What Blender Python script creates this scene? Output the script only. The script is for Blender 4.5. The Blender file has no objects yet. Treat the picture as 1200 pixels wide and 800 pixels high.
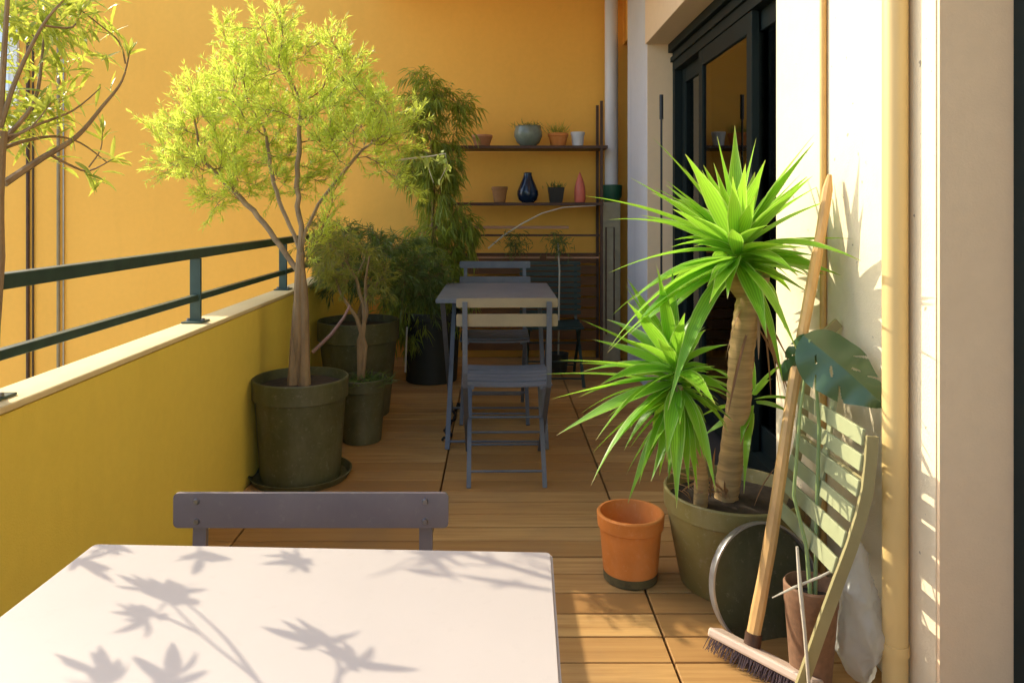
import bpy, bmesh, math, random
import numpy as np
from mathutils import Vector, Matrix
random.seed(7); np.random.seed(7)
scene = bpy.context.scene
COL = scene.collection
R = math.radians
F = 870.0; VX = 583.0; VY = 246.0; H = 1.13
SUNV = Vector((1, -.68, -.76))      # the way the sunlight travels
# lens of the photograph, in its own pixels

def at(px, py, d):
    return Vector(((px-VX)*d/F, d, H-(py-VY)*d/F))

# ------------------------------------------------------------------ materials
MATS = {}
def nt(name):
    m = bpy.data.materials.new(name); m.use_nodes = True
    t = m.node_tree; b = t.nodes['Principled BSDF']
    MATS[name] = m
    return m, t, b
def N(t, typ, **kw):
    n = t.nodes.new(typ)
    for k, v in kw.items():
        if k in n.inputs: n.inputs[k].default_value = v
        else: setattr(n, k, v)
    return n
def mixc(t, fac, a, b, mode='MIX'):
    n = t.nodes.new('ShaderNodeMix'); n.data_type = 'RGBA'; n.blend_type = mode
    for sock, v in ((n.inputs[0], fac), (n.inputs[6], a), (n.inputs[7], b)):
        if hasattr(v, 'links') or hasattr(v, 'is_linked'): t.links.new(v, sock)
        else: sock.default_value = v if not isinstance(v, tuple) else (*v, 1)
    return n.outputs[2]
def noise(t, scale, detail=4, rough=.55, stretch=None, coord='Object'):
    tc = N(t, 'ShaderNodeTexCoord')
    n = N(t, 'ShaderNodeTexNoise'); n.inputs['Scale'].default_value = scale
    n.inputs['Detail'].default_value = detail; n.inputs['Roughness'].default_value = rough
    if stretch:
        mp = N(t, 'ShaderNodeMapping'); mp.inputs['Scale'].default_value = stretch
        t.links.new(tc.outputs[coord], mp.inputs[0]); t.links.new(mp.outputs[0], n.inputs['Vector'])
    else: t.links.new(tc.outputs[coord], n.inputs['Vector'])
    return n.outputs['Fac']
def ramp(t, fac, p0, p1):
    r = N(t, 'ShaderNodeMapRange'); r.inputs[1].default_value = p0; r.inputs[2].default_value = p1
    t.links.new(fac, r.inputs[0]); return r.outputs[0]
def bump(t, b, fac, strength, dist=.002):
    n = N(t, 'ShaderNodeBump'); n.inputs['Strength'].default_value = strength; n.inputs['Distance'].default_value = dist
    t.links.new(fac, n.inputs['Height']); t.links.new(n.outputs[0], b.inputs['Normal'])
    return n

def simple(name, col, rough=.5, metal=0, var=.25, scale=14, bmp=.15, dark=None, stretch=None, dust=0, dustcol=(.42, .37, .27)):
    m, t, b = nt(name)
    d = dark or tuple(c*(1-var) for c in col)
    f = ramp(t, noise(t, scale, 5, .6, stretch), .3, .7)
    c = mixc(t, f, d, col)
    if dust:
        for sc, lo, hi, k, st in ((7, .48, .72, .5, (1, 1, .35)), (55, .58, .66, .7, None), (3, .45, .8, .5, None)):
            q = N(t, 'ShaderNodeMath', operation='MULTIPLY'); q.inputs[1].default_value = dust*k
            t.links.new(ramp(t, noise(t, sc, 6, .7, st), lo, hi), q.inputs[0]); c = mixc(t, q.outputs[0], c, dustcol)
    t.links.new(c, b.inputs['Base Color'])
    b.inputs['Roughness'].default_value = rough; b.inputs['Metallic'].default_value = metal
    if bmp: bump(t, b, noise(t, scale*9, 3), bmp, .001)
    return m

def plaster(name, col, dark, bs=.35, fleck=False, big=1.2, grain=160, streak=.0):
    m, t, b = nt(name)
    f1 = ramp(t, noise(t, big, 5, .6), .3, .72)
    f2 = ramp(t, noise(t, 26, 4, .6), .35, .7)
    c = mixc(t, f1, dark, col)
    c2 = mixc(t, f2, tuple(x*.93 for x in col), col)
    c = mixc(t, .5, c, c2)
    if streak:
        fs = ramp(t, noise(t, 5, 4, .6, (1, 1, .12)), .55, .8)
        s = N(t, 'ShaderNodeMath', operation='MULTIPLY'); s.inputs[1].default_value = streak
        t.links.new(fs, s.inputs[0])
        c = mixc(t, s.outputs[0], c, tuple(x*.6 for x in dark))
    if fleck:
        v = ramp(t, noise(t, 38, 2, .4), .735, .75)
        c = mixc(t, v, c, (.35, .30, .22))
    t.links.new(c, b.inputs['Base Color'])
    b.inputs['Roughness'].default_value = .88
    b.inputs['Specular IOR Level'].default_value = .25
    bn = bump(t, b, noise(t, grain, 4, .6), bs, .0025)
    b2 = N(t, 'ShaderNodeBump'); b2.inputs['Strength'].default_value = .35; b2.inputs['Distance'].default_value = .006
    t.links.new(noise(t, 9, 3), b2.inputs['Height']); t.links.new(b2.outputs[0], bn.inputs['Normal'])
    return m

def leafmat(name, c1, c2, trans=.45, transcol=None, uvstripe=False, rough=.45):
    m, t, b = nt(name)
    g = N(t, 'ShaderNodeNewGeometry')
    c = mixc(t, g.outputs['Random Per Island'], c1, c2)
    if uvstripe:
        uv = N(t, 'ShaderNodeUVMap'); sx = N(t, 'ShaderNodeSeparateXYZ'); t.links.new(uv.outputs[0], sx.inputs[0])
        # fine veins along the blade and a pale margin
        mu = N(t, 'ShaderNodeMath', operation='MULTIPLY'); mu.inputs[1].default_value = 40; t.links.new(sx.outputs[0], mu.inputs[0])
        sn = N(t, 'ShaderNodeMath', operation='SINE'); t.links.new(mu.outputs[0], sn.inputs[0])
        c = mixc(t, ramp(t, sn.outputs[0], -1.2, 3.5), c, tuple(min(1, x*1.7) for x in c2))
        ab = N(t, 'ShaderNodeMath', operation='SUBTRACT'); ab.inputs[1].default_value = .5; t.links.new(sx.outputs[0], ab.inputs[0])
        a2 = N(t, 'ShaderNodeMath', operation='ABSOLUTE'); t.links.new(ab.outputs[0], a2.inputs[0])
        c = mixc(t, ramp(t, a2.outputs[0], .40, .52), c, (.52, .62, .22))
        tip = ramp(t, sx.outputs[1], .90, 1.0)
        c = mixc(t, tip, c, (.42, .33, .12))
    t.links.new(c, b.inputs['Base Color'])
    b.inputs['Roughness'].default_value = rough
    tr = N(t, 'ShaderNodeBsdfTranslucent')
    tc = mixc(t, .5, c, transcol or tuple(min(1, x*1.6) for x in c2))
    t.links.new(tc, tr.inputs[0])
    mx = N(t, 'ShaderNodeMixShader'); mx.inputs[0].default_value = trans
    t.links.new(b.outputs[0], mx.inputs[1]); t.links.new(tr.outputs[0], mx.inputs[2])
    t.links.new(mx.outputs[0], t.nodes['Material Output'].inputs[0])
    return m

def wood_deck():
    m, t, b = nt('deck_wood')
    g = N(t, 'ShaderNodeNewGeometry')
    base = mixc(t, g.outputs['Random Per Island'], (.32, .16, .048), (.52, .31, .11))
    rn = N(t, 'ShaderNodeMath', operation='MULTIPLY'); rn.inputs[1].default_value = 37; t.links.new(g.outputs['Random Per Island'], rn.inputs[0])
    tc = N(t, 'ShaderNodeTexCoord'); mp = N(t, 'ShaderNodeMapping'); mp.inputs['Scale'].default_value = (2.2, 46, 20)
    cb = N(t, 'ShaderNodeCombineXYZ'); t.links.new(rn.outputs[0], cb.inputs[0]); t.links.new(rn.outputs[0], cb.inputs[2])
    t.links.new(tc.outputs['Object'], mp.inputs[0]); t.links.new(cb.outputs[0], mp.inputs['Location'])
    n = N(t, 'ShaderNodeTexNoise'); n.inputs['Scale'].default_value = 1; n.inputs['Detail'].default_value = 6; n.inputs['Roughness'].default_value = .65
    t.links.new(mp.outputs[0], n.inputs['Vector'])
    c = mixc(t, ramp(t, n.outputs['Fac'], .38, .68), base, (.33, .17, .055))
    d = ramp(t, noise(t, 3.2, 4), .5, .8)
    dm = N(t, 'ShaderNodeMath', operation='MULTIPLY'); dm.inputs[1].default_value = .35; t.links.new(d, dm.inputs[0])
    c = mixc(t, dm.outputs[0], c, (.16, .12, .08))
    t.links.new(c, b.inputs['Base Color'])
    b.inputs['Roughness'].default_value = .6; b.inputs['Specular IOR Level'].default_value = .2
    bump(t, b, n.outputs['Fac'], .35, .0015)
    return m

M_deck = wood_deck()
M_orange = plaster('orange_render', (.93, .485, .088), (.88, .44, .07), bs=.15, big=.9, streak=.14)
M_yellow = plaster('yellow_stucco', (.94, .74, .13), (.89, .68, .105), bs=.6, big=2.2, grain=220, streak=.12)
M_coping = plaster('pale_coping', (.80, .66, .36), (.70, .55, .27), bs=.4, big=4)
M_white = plaster('cream_render', (.76, .66, .46), (.69, .58, .38), bs=.5, fleck=True, big=2.5, grain=190)
M_greywhite = plaster('shade_tinted_render', (.66, .66, .68), (.58, .58, .61), bs=.4, big=3, streak=.4)  # far stretch of the house wall, its bluish shade put into the colour
M_beige = plaster('beige_render', (.86, .64, .40), (.80, .58, .35), bs=.3, big=1.3)
M_ground = plaster('paving', (.55, .50, .42), (.42, .38, .32), big=.3)
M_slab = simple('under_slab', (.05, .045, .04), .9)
M_frame = simple('dark_green_metal', (.010, .018, .017), .6, 0, .2, 6, .03)
MATS['dark_green_metal'].node_tree.nodes['Principled BSDF'].inputs['Specular IOR Level'].default_value = .2
M_rail = simple('rail_paint', (.045, .085, .065), .38, 0, .35, 20, .1)
M_ochrepipe = simple('ochre_painted_pipe', (.70, .50, .20), .42, 0, .12, 8, .1, stretch=(1, 1, .2))
M_ochrethin = simple('ochre_thin_pipe', (.62, .38, .12), .5, 0, .2, 12, .1)
M_whitepipe = simple('white_pipe_plastic', (.66, .63, .62), .45, 0, .15, 8, .05, stretch=(1, 1, .2))
M_beigebox = simple('beige_panel', (.40, .35, .22), .6)
M_greenclip = simple('green_plastic', (.02, .10, .05), .45)
M_table = simple('pale_table_paint', (.44, .395, .35), .42, 0, .06, 4, .08, dust=.22, dustcol=(.36, .31, .27))
M_bluegrey = simple('blue_grey_metal', (.105, .12, .145), .45, .0, .2, 10, .08, dust=.15)
M_purple = simple('plum_grey_metal', (.15, .122, .128), .42, 0, .15, 10, .08, dust=.12)
M_khaki = simple('khaki_metal', (.30, .235, .13), .5, 0, .2, 10, .1)
M_darkgreen = simple('dark_green_slats', (.012, .035, .03), .45)
M_screw = simple('steel_screw', (.25, .24, .24), .35, .8)
M_olive = simple('olive_plastic', (.085, .085, .025), .55, 0, .3, 5, .1, dust=.28)
M_olive2 = simple('faded_olive_plastic', (.27, .22, .065), .55, 0, .3, 4, .12, dust=.4)
M_darkpot = simple('dark_pot', (.025, .028, .018), .6)
M_terra = simple('terracotta', (.74, .235, .035), .72, 0, .25, 7, .25, dust=.22, dustcol=(.70, .45, .25))
M_terra2 = simple('pale_terracotta', (.60, .27, .12), .75, 0, .25, 12, .3)
M_terra3 = simple('tan_terracotta', (.42, .20, .07), .8, 0, .25, 12, .3)
M_stain = simple('mossy_terracotta', (.14, .11, .04), .85, 0, .5, 30, .4)
M_celadon = simple('celadon_glaze', (.24, .27, .20), .25, 0, .35, 18, .15)
M_whiteglaze = simple('white_glaze', (.75, .73, .70), .3, 0, .08, 14, 0)
M_blue = simple('midnight_glaze', (.010, .025, .055), .12, 0, .3, 8, 0)
M_black = simple('black_plastic', (.012, .012, .014), .4)
M_coral = simple('coral_ceramic', (.75, .17, .10), .45, 0, .15, 10, .05)
M_soil = simple('soil', (.05, .032, .018), .95, 0, .6, 40, 1)
M_shelf = simple('rust_brown_metal', (.085, .033, .013), .55, 0, .4, 18, .2)
M_batten = simple('pale_batten', (.45, .24, .13), .6, 0, .2, 8, .1, stretch=(.2, 1, 1))
M_slatwood = simple('brown_slat_wood', (.20, .085, .022), .65, 0, .4, 9, .2, stretch=(.2, 1, 1))
M_bark = simple('pale_bark', (.34, .22, .10), .85, 0, .5, 22, .8, stretch=(1, 1, .25))
M_yuccabark = simple('yucca_bark', (.56, .36, .15), .85, 0, .45, 30, .8, stretch=(.3, .3, 3))
M_twig = simple('twig_bark', (.24, .15, .06), .8, 0, .4, 30, .3)
M_pinkcane = simple('pink_cane', (.30, .17, .14), .6)
M_palecane = simple('pale_cane', (.62, .56, .42), .5)
M_handle = simple('broom_handle_wood', (.78, .46, .16), .55, 0, .45, 9, .25, stretch=(2, 2, .3))
M_broomhead = simple('broom_head_wood', (.62, .47, .36), .6, 0, .2, 14, .2)
M_bristle = simple('bristle', (.07, .035, .035), .6)
M_tin = simple('tin_rim', (.42, .42, .42), .32, .7, .3, 10, .1)
M_tinface = simple('dark_olive_tray', (.062, .068, .030), .4, .1, .35, 5, .1, dust=.25)
M_brownpot = simple('brown_fibre_pot', (.25, .13, .065), .85, 0, .35, 60, .5)
M_slatchair = simple('sage_chair_paint', (.36, .38, .20), .45, 0, .2, 8, .05)
M_barpaint = simple('olive_chair_bar', (.36, .31, .14), .4, 0, .2, 8, .05)
M_cord = simple('dark_cord', (.02, .015, .01), .9)
M_room = simple('room_wall', (.30, .29, .25), .9)
M_curtain = simple('curtain_cloth', (.48, .46, .38), .9, 0, .15, 5, .1, stretch=(8, 8, .3))

L_fine = leafmat('leaf_feathery', (.46, .56, .05), (.66, .72, .12), .62, (.92, 1.0, .16))
L_left = leafmat('leaf_willow', (.20, .28, .02), (.50, .52, .08), .50, (.78, .80, .10))
L_shade = leafmat('leaf_olive_shade', (.15, .18, .025), (.30, .30, .05), .45, (.6, .6, .08))
L_dark = leafmat('leaf_dark_green', (.045, .085, .018), (.13, .19, .035), .38, (.35, .45, .06))
L_bamboo = leafmat('leaf_hanging', (.14, .20, .02), (.34, .40, .045), .5, (.6, .65, .07))
L_vine = leafmat('leaf_vine', (.35, .45, .08), (.5, .6, .15), .5, (.8, .85, .25))
L_yucca = leafmat('leaf_yucca', (.055, .19, .010), (.21, .44, .03), .50, (.48, .85, .06), True, .36)
L_dry = leafmat('leaf_dry', (.22, .10, .05), (.40, .24, .12), .3)
L_monstera = leafmat('leaf_monstera', (.035, .080, .028), (.050, .10, .038), .12, (.14, .28, .08), False, .28)
L_stem = leafmat('stem_green', (.22, .30, .10), (.30, .38, .14), .2)

def glassmat():
    m, t, b = nt('window_glass')
    gl = N(t, 'ShaderNodeBsdfGlossy'); gl.inputs['Roughness'].default_value = .02; gl.inputs[0].default_value = (.9, .92, .9, 1)
    tr = N(t, 'ShaderNodeBsdfTransparent'); tr.inputs[0].default_value = (.62, .66, .62, 1)
    fr = N(t, 'ShaderNodeFresnel'); fr.inputs[0].default_value = 1.75
    mx = N(t, 'ShaderNodeMixShader'); t.links.new(fr.outputs[0], mx.inputs[0])
    t.links.new(tr.outputs[0], mx.inputs[1]); t.links.new(gl.outputs[0], mx.inputs[2])
    t.links.new(mx.outputs[0], t.nodes['Material Output'].inputs[0])
    return m
M_glass = glassmat()
def bagmat():
    m, t, b = nt('plastic_bag')
    b.inputs['Base Color'].default_value = (.82, .82, .76, 1); b.inputs['Roughness'].default_value = .25
    tl = N(t, 'ShaderNodeBsdfTranslucent'); tl.inputs[0].default_value = (.9, .9, .84, 1)
    tr = N(t, 'ShaderNodeBsdfTransparent')
    m1 = N(t, 'ShaderNodeMixShader'); m1.inputs[0].default_value = .5
    t.links.new(b.outputs[0], m1.inputs[1]); t.links.new(tl.outputs[0], m1.inputs[2])
    m2 = N(t, 'ShaderNodeMixShader'); m2.inputs[0].default_value = .5
    t.links.new(m1.outputs[0], m2.inputs[1]); t.links.new(tr.outputs[0], m2.inputs[2])
    t.links.new(m2.outputs[0], t.nodes['Material Output'].inputs[0])
    bump(t, b, noise(t, 30, 4), .6, .004)
    return m
M_bag = bagmat()

# ------------------------------------------------------------------ mesh helpers
class MB:
    def __init__(s): s.bm = bmesh.new()
    def box(s, x0, x1, y0, y1, z0, z1, bev=0, rot=None, org=None, seg=2):
        r = bmesh.ops.create_cube(s.bm, size=1)
        vs = r['verts']
        c = Vector(((x0+x1)/2, (y0+y1)/2, (z0+z1)/2)); d = (x1-x0, y1-y0, z1-z0)
        for v in vs: v.co = Vector((v.co.x*d[0], v.co.y*d[1], v.co.z*d[2])) + c
        if rot is not None:
            o = Vector(org) if org is not None else c
            for v in vs: v.co = rot @ (v.co-o) + o
        if bev:
            es = list({e for v in vs for e in v.link_edges})
            bmesh.ops.bevel(s.bm, geom=es, offset=bev, segments=seg, affect='EDGES', profile=.5)
        return s
    def tube(s, pts, rad, n=8, cap=True, flat=None):
        pts = [Vector(p) for p in pts]
        rs = rad if hasattr(rad, '__len__') else [rad]*len(pts)
        rings = []; up = None
        for i, p in enumerate(pts):
            t = (pts[min(i+1, len(pts)-1)]-pts[max(i-1, 0)])
            if t.length < 1e-9: t = Vector((0, 0, 1))
            t.normalize()
            if up is None:
                up = t.orthogonal().normalized() if flat is None else Vector(flat)
            a = (up - t*up.dot(t))
            a = a.normalized() if a.length > 1e-6 else t.orthogonal().normalized()
            up = a; b = t.cross(a)
            ring = []
            for k in range(n):
                an = 2*math.pi*k/n
                ring.append(s.bm.verts.new(p + a*math.cos(an)*rs[i] + b*math.sin(an)*rs[i]))
            rings.append(ring)
        for i in range(len(rings)-1):
            for k in range(n):
                s.bm.faces.new((rings[i][k], rings[i][(k+1) % n], rings[i+1][(k+1) % n], rings[i+1][k]))
        if cap and n > 2:
            s.bm.faces.new(rings[0][::-1]); s.bm.faces.new(rings[-1])
        return s
    def bar(s, pts, w, h, side):      # rectangular section swept along pts; side = direction of width w
        pts = [Vector(p) for p in pts]; side = Vector(side).normalized(); rings = []
        for i, p in enumerate(pts):
            t = (pts[min(i+1, len(pts)-1)]-pts[max(i-1, 0)]).normalized()
            a = (side - t*side.dot(t)).normalized(); b = t.cross(a)
            rings.append([s.bm.verts.new(p + a*x*w/2 + b*y*h/2) for x, y in ((-1, -1), (1, -1), (1, 1), (-1, 1))])
        for i in range(len(rings)-1):
            for k in range(4):
                s.bm.faces.new((rings[i][k], rings[i][(k+1) % 4], rings[i+1][(k+1) % 4], rings[i+1][k]))
        s.bm.faces.new(rings[0][::-1]); s.bm.faces.new(rings[-1])
        return s
    def lathe(s, prof, cx=0, cy=0, n=40, mat=None):
        rings = []
        for r, z in prof:
            if r < 1e-6: rings.append([s.bm.verts.new((cx, cy, z))])
            else: rings.append([s.bm.verts.new((cx+r*math.cos(2*math.pi*k/n), cy+r*math.sin(2*math.pi*k/n), z)) for k in range(n)])
        for i in range(len(rings)-1):
            a, b = rings[i], rings[i+1]
            for k in range(n):
                k2 = (k+1) % n
                if len(a) == 1 and len(b) == 1: continue
                if len(a) == 1: s.bm.faces.new((a[0], b[k2], b[k]))
                elif len(b) == 1: s.bm.faces.new((a[k], a[k2], b[0]))
                else: s.bm.faces.new((a[k], a[k2], b[k2], b[k]))
        return s
    def build(s, name, mat, parent=None, smooth=False, xf=None, uvs=None):
        me = bpy.data.meshes.new(name)
        if xf is not None: bmesh.ops.transform(s.bm, matrix=xf, verts=s.bm.verts)
        bmesh.ops.recalc_face_normals(s.bm, faces=s.bm.faces)
        s.bm.to_mesh(me); s.bm.free()
        if smooth:
            me.polygons.foreach_set('use_smooth', [True]*len(me.polygons))
            try: me.set_sharp_from_angle(angle=R(35))
            except Exception: pass
        me.materials.append(mat)
        o = bpy.data.objects.new(name, me); COL.objects.link(o)
        if parent: o.parent = parent
        return o

def raw(name, verts, faces, mat, parent=None, smooth=False, uv=None):
    me = bpy.data.meshes.new(name); me.from_pydata(verts, [], faces)
    if uv is not None:
        l = me.uv_layers.new(name='UVMap'); idx = np.zeros(len(me.loops), dtype=np.int32)
        me.loops.foreach_get('vertex_index', idx)
        l.data.foreach_set('uv', np.asarray(uv, dtype=np.float32)[idx].ravel())
    if smooth: me.polygons.foreach_set('use_smooth', [True]*len(me.polygons))
    me.materials.append(mat); me.update()
    o = bpy.data.objects.new(name, me); COL.objects.link(o)
    if parent: o.parent = parent
    return o

def tag(o, label=None, cat=None, group=None, kind=None):
    if label: o['label'] = label
    if cat: o['category'] = cat
    if group: o['group'] = group
    if kind: o['kind'] = kind
    return o
def thing(name, label, cat, loc=(0, 0, 0), group=None, rz=0):
    o = bpy.data.objects.new(name, None); COL.objects.link(o); o.empty_display_size = .1
    o.location = loc; o.rotation_euler = (0, 0, rz)
    return tag(o, label, cat, group)
def move(o, loc):   # give a mesh built in world space its own origin
    v = Vector(loc); o.data.transform(Matrix.Translation(-v)); o.location = v; return o

# ------------------------------------------------------------------ ground and deck
WX = .95         # street face of the house
RX = 1.11        # plane of the door frames
BY = 5.75        # face of the orange building
o = MB().box(-30, 30, -30, 30, -4.2, -4.0).build('ground', M_ground); tag(o, kind='structure')
o = MB().box(-1.145, 1.16, -1.6, BY-.004, -.30, -.045).build('roof_slab', M_slab); tag(o, kind='structure')
m = MB(); pitch = .1135; y = -1.55
seams = [-1.028, -.90, -.23, .44, .945]
while y < BY-.12:
    for a, b in zip(seams[:-1], seams[1:]):
        j = random.uniform(-.0008, .0008)
        m.box(a+.0035, b-.0035, y+.003, y+pitch-.003, -.03+j, j, bev=.0015, seg=1)
    y += pitch
for a in seams[1:-1]:
    pass
deck = m.build('deck_floor', M_deck); tag(deck, kind='structure')
o = MB().box(-1.028, .945, -1.55, BY-.01, -.044, -.034).build('deck_underlay', M_slab); tag(o, kind='structure')

# ------------------------------------------------------------------ parapet and railing
par = thing('parapet_wall', 'low yellow stucco parapet wall along the left side of the deck', 'wall', (-1.09, 2, 0))
def PL(p): return (-1.09, 2, 0)
mat_off = Matrix.Translation((1.09, -2, 0))
MB().box(-1.135, -1.03, -1.6, BY-.006, -1.2, .703).build('wall', M_yellow, par, xf=mat_off)
MB().box(-1.142, -1.027, -1.6, BY-.006, .705, .722, bev=.004).build('coping', M_coping, par, xf=mat_off)
ral = thing('railing', 'dark green metal railing with two flat rails on the yellow parapet', 'railing', (-1.09, 2, .722))
mo = Matrix.Translation((1.09, -2, -.722))
MB().box(-1.115, -1.080, -1.6, BY-.006, .955, .990, bev=.003).build('top_rail', M_rail, ral, xf=mo)
MB().box(-1.110, -1.085, -1.6, BY-.006, .800, .823, bev=.002).build('middle_rail', M_rail, ral, xf=mo)
for yy in (-.6, .5, 1.6, 2.70, 3.80, 4.9):
    p = MB().box(-1.1175, -1.0775, yy-.006, yy+.006, .726, .9548, bev=.002).build('post', M_rail, ral, xf=mo)
    MB().box(-1.135, -1.06, yy-.04, yy+.04, .7225, .7285, bev=.002).build('base_plate', M_rail, p, xf=mo)
    for s in (-1, 1):
        MB().lathe([(0, .7375), (.007, .7365), (.0075, .7286), (0, .7286)], -1.0975+s*.026, yy, 10).build('bolt', M_screw, p, xf=mo)

# ------------------------------------------------------------------ orange neighbouring building
nb = thing('orange_building', 'orange rendered end wall of the neighbouring building closing the terrace', 'building', (0, BY, 0))
mo = Matrix.Translation((0, -BY, 0))
MB().box(-9, 4, BY, BY+.35, -4, 3.96).build('wall', M_orange, nb, xf=mo)
w = MB().box(-4.5, -3.70, BY-.035, BY-.002, 1.93, 2.60, bev=.004)
w = w.build('window', M_whiteglaze, nb, xf=mo)
m = MB()
for i in range(2):
    for j in range(2):
        x0 = -4.45+i*.36; z0 = 1.975+j*.30
        m.box(x0, x0+.33, BY-.042, BY-.0355, z0, z0+.27)
mm, t, b = nt('frosted_pane'); b.inputs['Base Color'].default_value = (.72, .80, .86, 1); b.inputs['Roughness'].default_value = .12
m.build('pane', mm, w, xf=mo)
for X, mt_, r in ((-3.625, M_shelf, .013), (-3.39, M_khaki, .012)):
    MB().tube([(X, BY-.02, -4), (X, BY-.02, 2.58 if X < -3.5 else 2.45)], r, 10).build('conduit', mt_, nb, True, mo)
    MB().tube([(X+.035, BY-.012, -4), (X+.035, BY-.012, 2.58 if X < -3.5 else 2.45)], .006, 8).build('cable', M_black if X < -3.5 else M_tin, nb, True, mo)

# ------------------------------------------------------------------ the house on the right
hs = thing('house', 'cream rendered house wall with dark framed glass doors right of the deck', 'building', (WX, 2, 0))
mo = Matrix.Translation((-WX, -2, 0))
TOP = 3.3
m = MB()
m.box(WX, RX+.25, 1.61, 2.53, -.3, TOP)
m.build('wall', M_white, hs, xf=mo)
# the reveal of the near opening (beige) is a thin render coat on the wall end
MB().box(WX+.003, RX+.2, 1.600, 1.6095, -.3, TOP).build('door_reveal', M_beige, hs, xf=mo)
MB().box(WX-.012, WX+.25, 2.53, 4.72, 2.18, TOP, bev=.004).build('lintel', M_beige, hs, xf=mo)
MB().box(WX, RX+.25, 4.72, 5.42, -.3, TOP).build('wall', M_greywhite, hs, xf=mo)
MB().box(WX+.003, RX+.2, 4.711, 4.7195, -.3, 2.179).build('door_reveal', M_beige, hs, xf=mo)
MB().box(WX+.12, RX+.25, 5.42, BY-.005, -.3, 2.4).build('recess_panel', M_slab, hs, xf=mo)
MB().box(WX+.02, RX+.25, 5.42, BY-.005, 2.402, TOP).build('recess_head', M_orange, hs, xf=mo)
# far sliding door
def sliding(y0, y1, z1, splits, rooms):
    d = MB().box(RX, RX+.09, y0, y1, z1-.17, z1)
    d.box(RX, RX+.09, y0, y1, 0, .07)
    d.box(RX+.001, RX+.089, y0, y0+.055, .07, z1-.17); d.box(RX+.001, RX+.089, y1-.055, y1, .07, z1-.17)
    # raised rails of the outer track
    d.box(RX-.028, RX-.001, y0, y1, z1-.055, z1-.002); d.box(RX-.014, RX-.0012, y0, y1, z1-.115, z1-.085)
    d = d.build('sliding_door', M_frame, hs, xf=mo)
    for (a, b, dep) in splits:
        f = MB(); w_ = .07
        f.box(RX+dep, RX+dep+.035, a, a+w_, .072, z1-.172, bev=.003); f.box(RX+dep, RX+dep+.035, b-w_, b, .072, z1-.172, bev=.003)
        f.box(RX+dep+.001, RX+dep+.034, a+w_, b-w_, .072, .18); f.box(RX+dep+.001, RX+dep+.034, a+w_, b-w_, z1-.26, z1-.172)
        f.build('door_leaf_frame', M_frame, d, xf=mo)
        MB().box(RX+dep+.012, RX+dep+.020, a+w_, b-w_, .18, z1-.26).build('pane', M_glass, d, xf=mo)
sliding(2.535, 4.708, 2.178, [(2.59, 3.36, .048), (3.26, 4.12, .006), (4.05, 4.65, .048)], None)
sliding(-.6, 1.598, 2.178, [(-.54, .55, .048), (.50, 1.543, .006)], None)
MB().box(WX+.003, RX+.25, -.6, 1.598, 2.179, TOP).build('lintel', M_beige, hs, xf=mo)
MB().box(WX, RX+.25, -1.6, -.602, -.3, TOP).build('wall', M_white, hs, xf=mo)
# rooms behind the glass, curtains
m = MB()
for (a, b) in ((2.45, 4.80), (-.7, 1.7)):
    m.box(RX+.26, 3.2, a-.1, a, -.02, 2.6); m.box(RX+.26, 3.2, b, b+.1, -.02, 2.6); m.box(3.2, 3.3, a-.1, b+.1, -.02, 2.6)
    m.box(RX+.26, 3.3, a-.1, b+.1, 2.6, 2.7); m.box(RX+.26, 3.3, a-.1, b+.1, -.12, -.02)
m.build('room', M_room, hs, xf=mo)
def curtain(y0, y1):
    vs = []; fs = []; n = 60
    for i in range(n+1):
        y = y0+(y1-y0)*i/n; x = RX+.20+.022*math.sin(i*1.15)+.008*math.sin(i*.43)
        vs += [(x-WX, y-2, .08), (x-WX, y-2, 2.1)]
    for i in range(n): fs.append((2*i, 2*i+2, 2*i+3, 2*i+1))
    c = raw('curtain', vs, fs, M_curtain, hs, True)
curtain(3.15, 3.75); curtain(.9, 1.4)
# unseen slabs added overhead to darken the right side and back corner
MB().box(.02, RX+.25, -1.6, BY-.005, TOP-.28+.002, TOP-.002).build('unseen_shade_slab', M_beige, hs, xf=Matrix.Translation((-WX, -2, .0)))
MB().box(-.95, WX-.02, 3.9, BY-.005, 2.86, TOP-.284).build('unseen_shade_slab', M_beige, hs, xf=Matrix.Translation((-WX, -2, .0)))

# pipes on the facade
o = MB().tube([(.9195, 1.717, -.02), (.9195, 1.717, 3.0)], .0275, 24)
pp = thing('drainpipe', 'thick glossy ochre drainpipe running up the cream wall', 'pipe', (.9195, 1.717, 0))
o.build('pipe', M_ochrepipe, pp, True, Matrix.Translation((-.9195, -1.717, 0)))
for z in (.12, 2.3):
    MB().tube([(0, 0, z-.012), (0, 0, z+.012)], .0305, 24).build('bracket', M_ochrepipe, pp, True)
o = MB().tube([(.940, 2.143, .0), (.940, 2.143, 3.0)], .0095, 12).build('thin_pipe', M_ochrethin, None, True)
move(o, (.94, 2.143, 0)); tag(o, 'thin ochre pipe on the cream wall behind the broom handle', 'pipe')
pp = thing('downpipe', 'white plastic downpipe in the far corner beside the orange wall', 'pipe', (.862, 5.62, 0))
MB().tube([(0, 0, 1.22), (0, 0, 3.0)], .050, 24).build('pipe', M_whitepipe, pp, True)
MB().lathe([(0, 1.19), (.05, 1.19), (.078, 1.23), (.082, 1.315), (.06, 1.32), (0, 1.32)], 0, 0, 24).build('collar', M_greenclip, pp, True)
MB().box(-.075, .06, -.06, .07, 0, 1.188, bev=.006).build('pipe_cover', M_beigebox, pp)
m = MB().tube([(-.05, -.067, .2), (-.05, -.067, 1.0), (.01, -.067, 1.0), (.01, -.067, .3)], .005, 6); m.build('bracket', M_shelf, pp, True)

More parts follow.
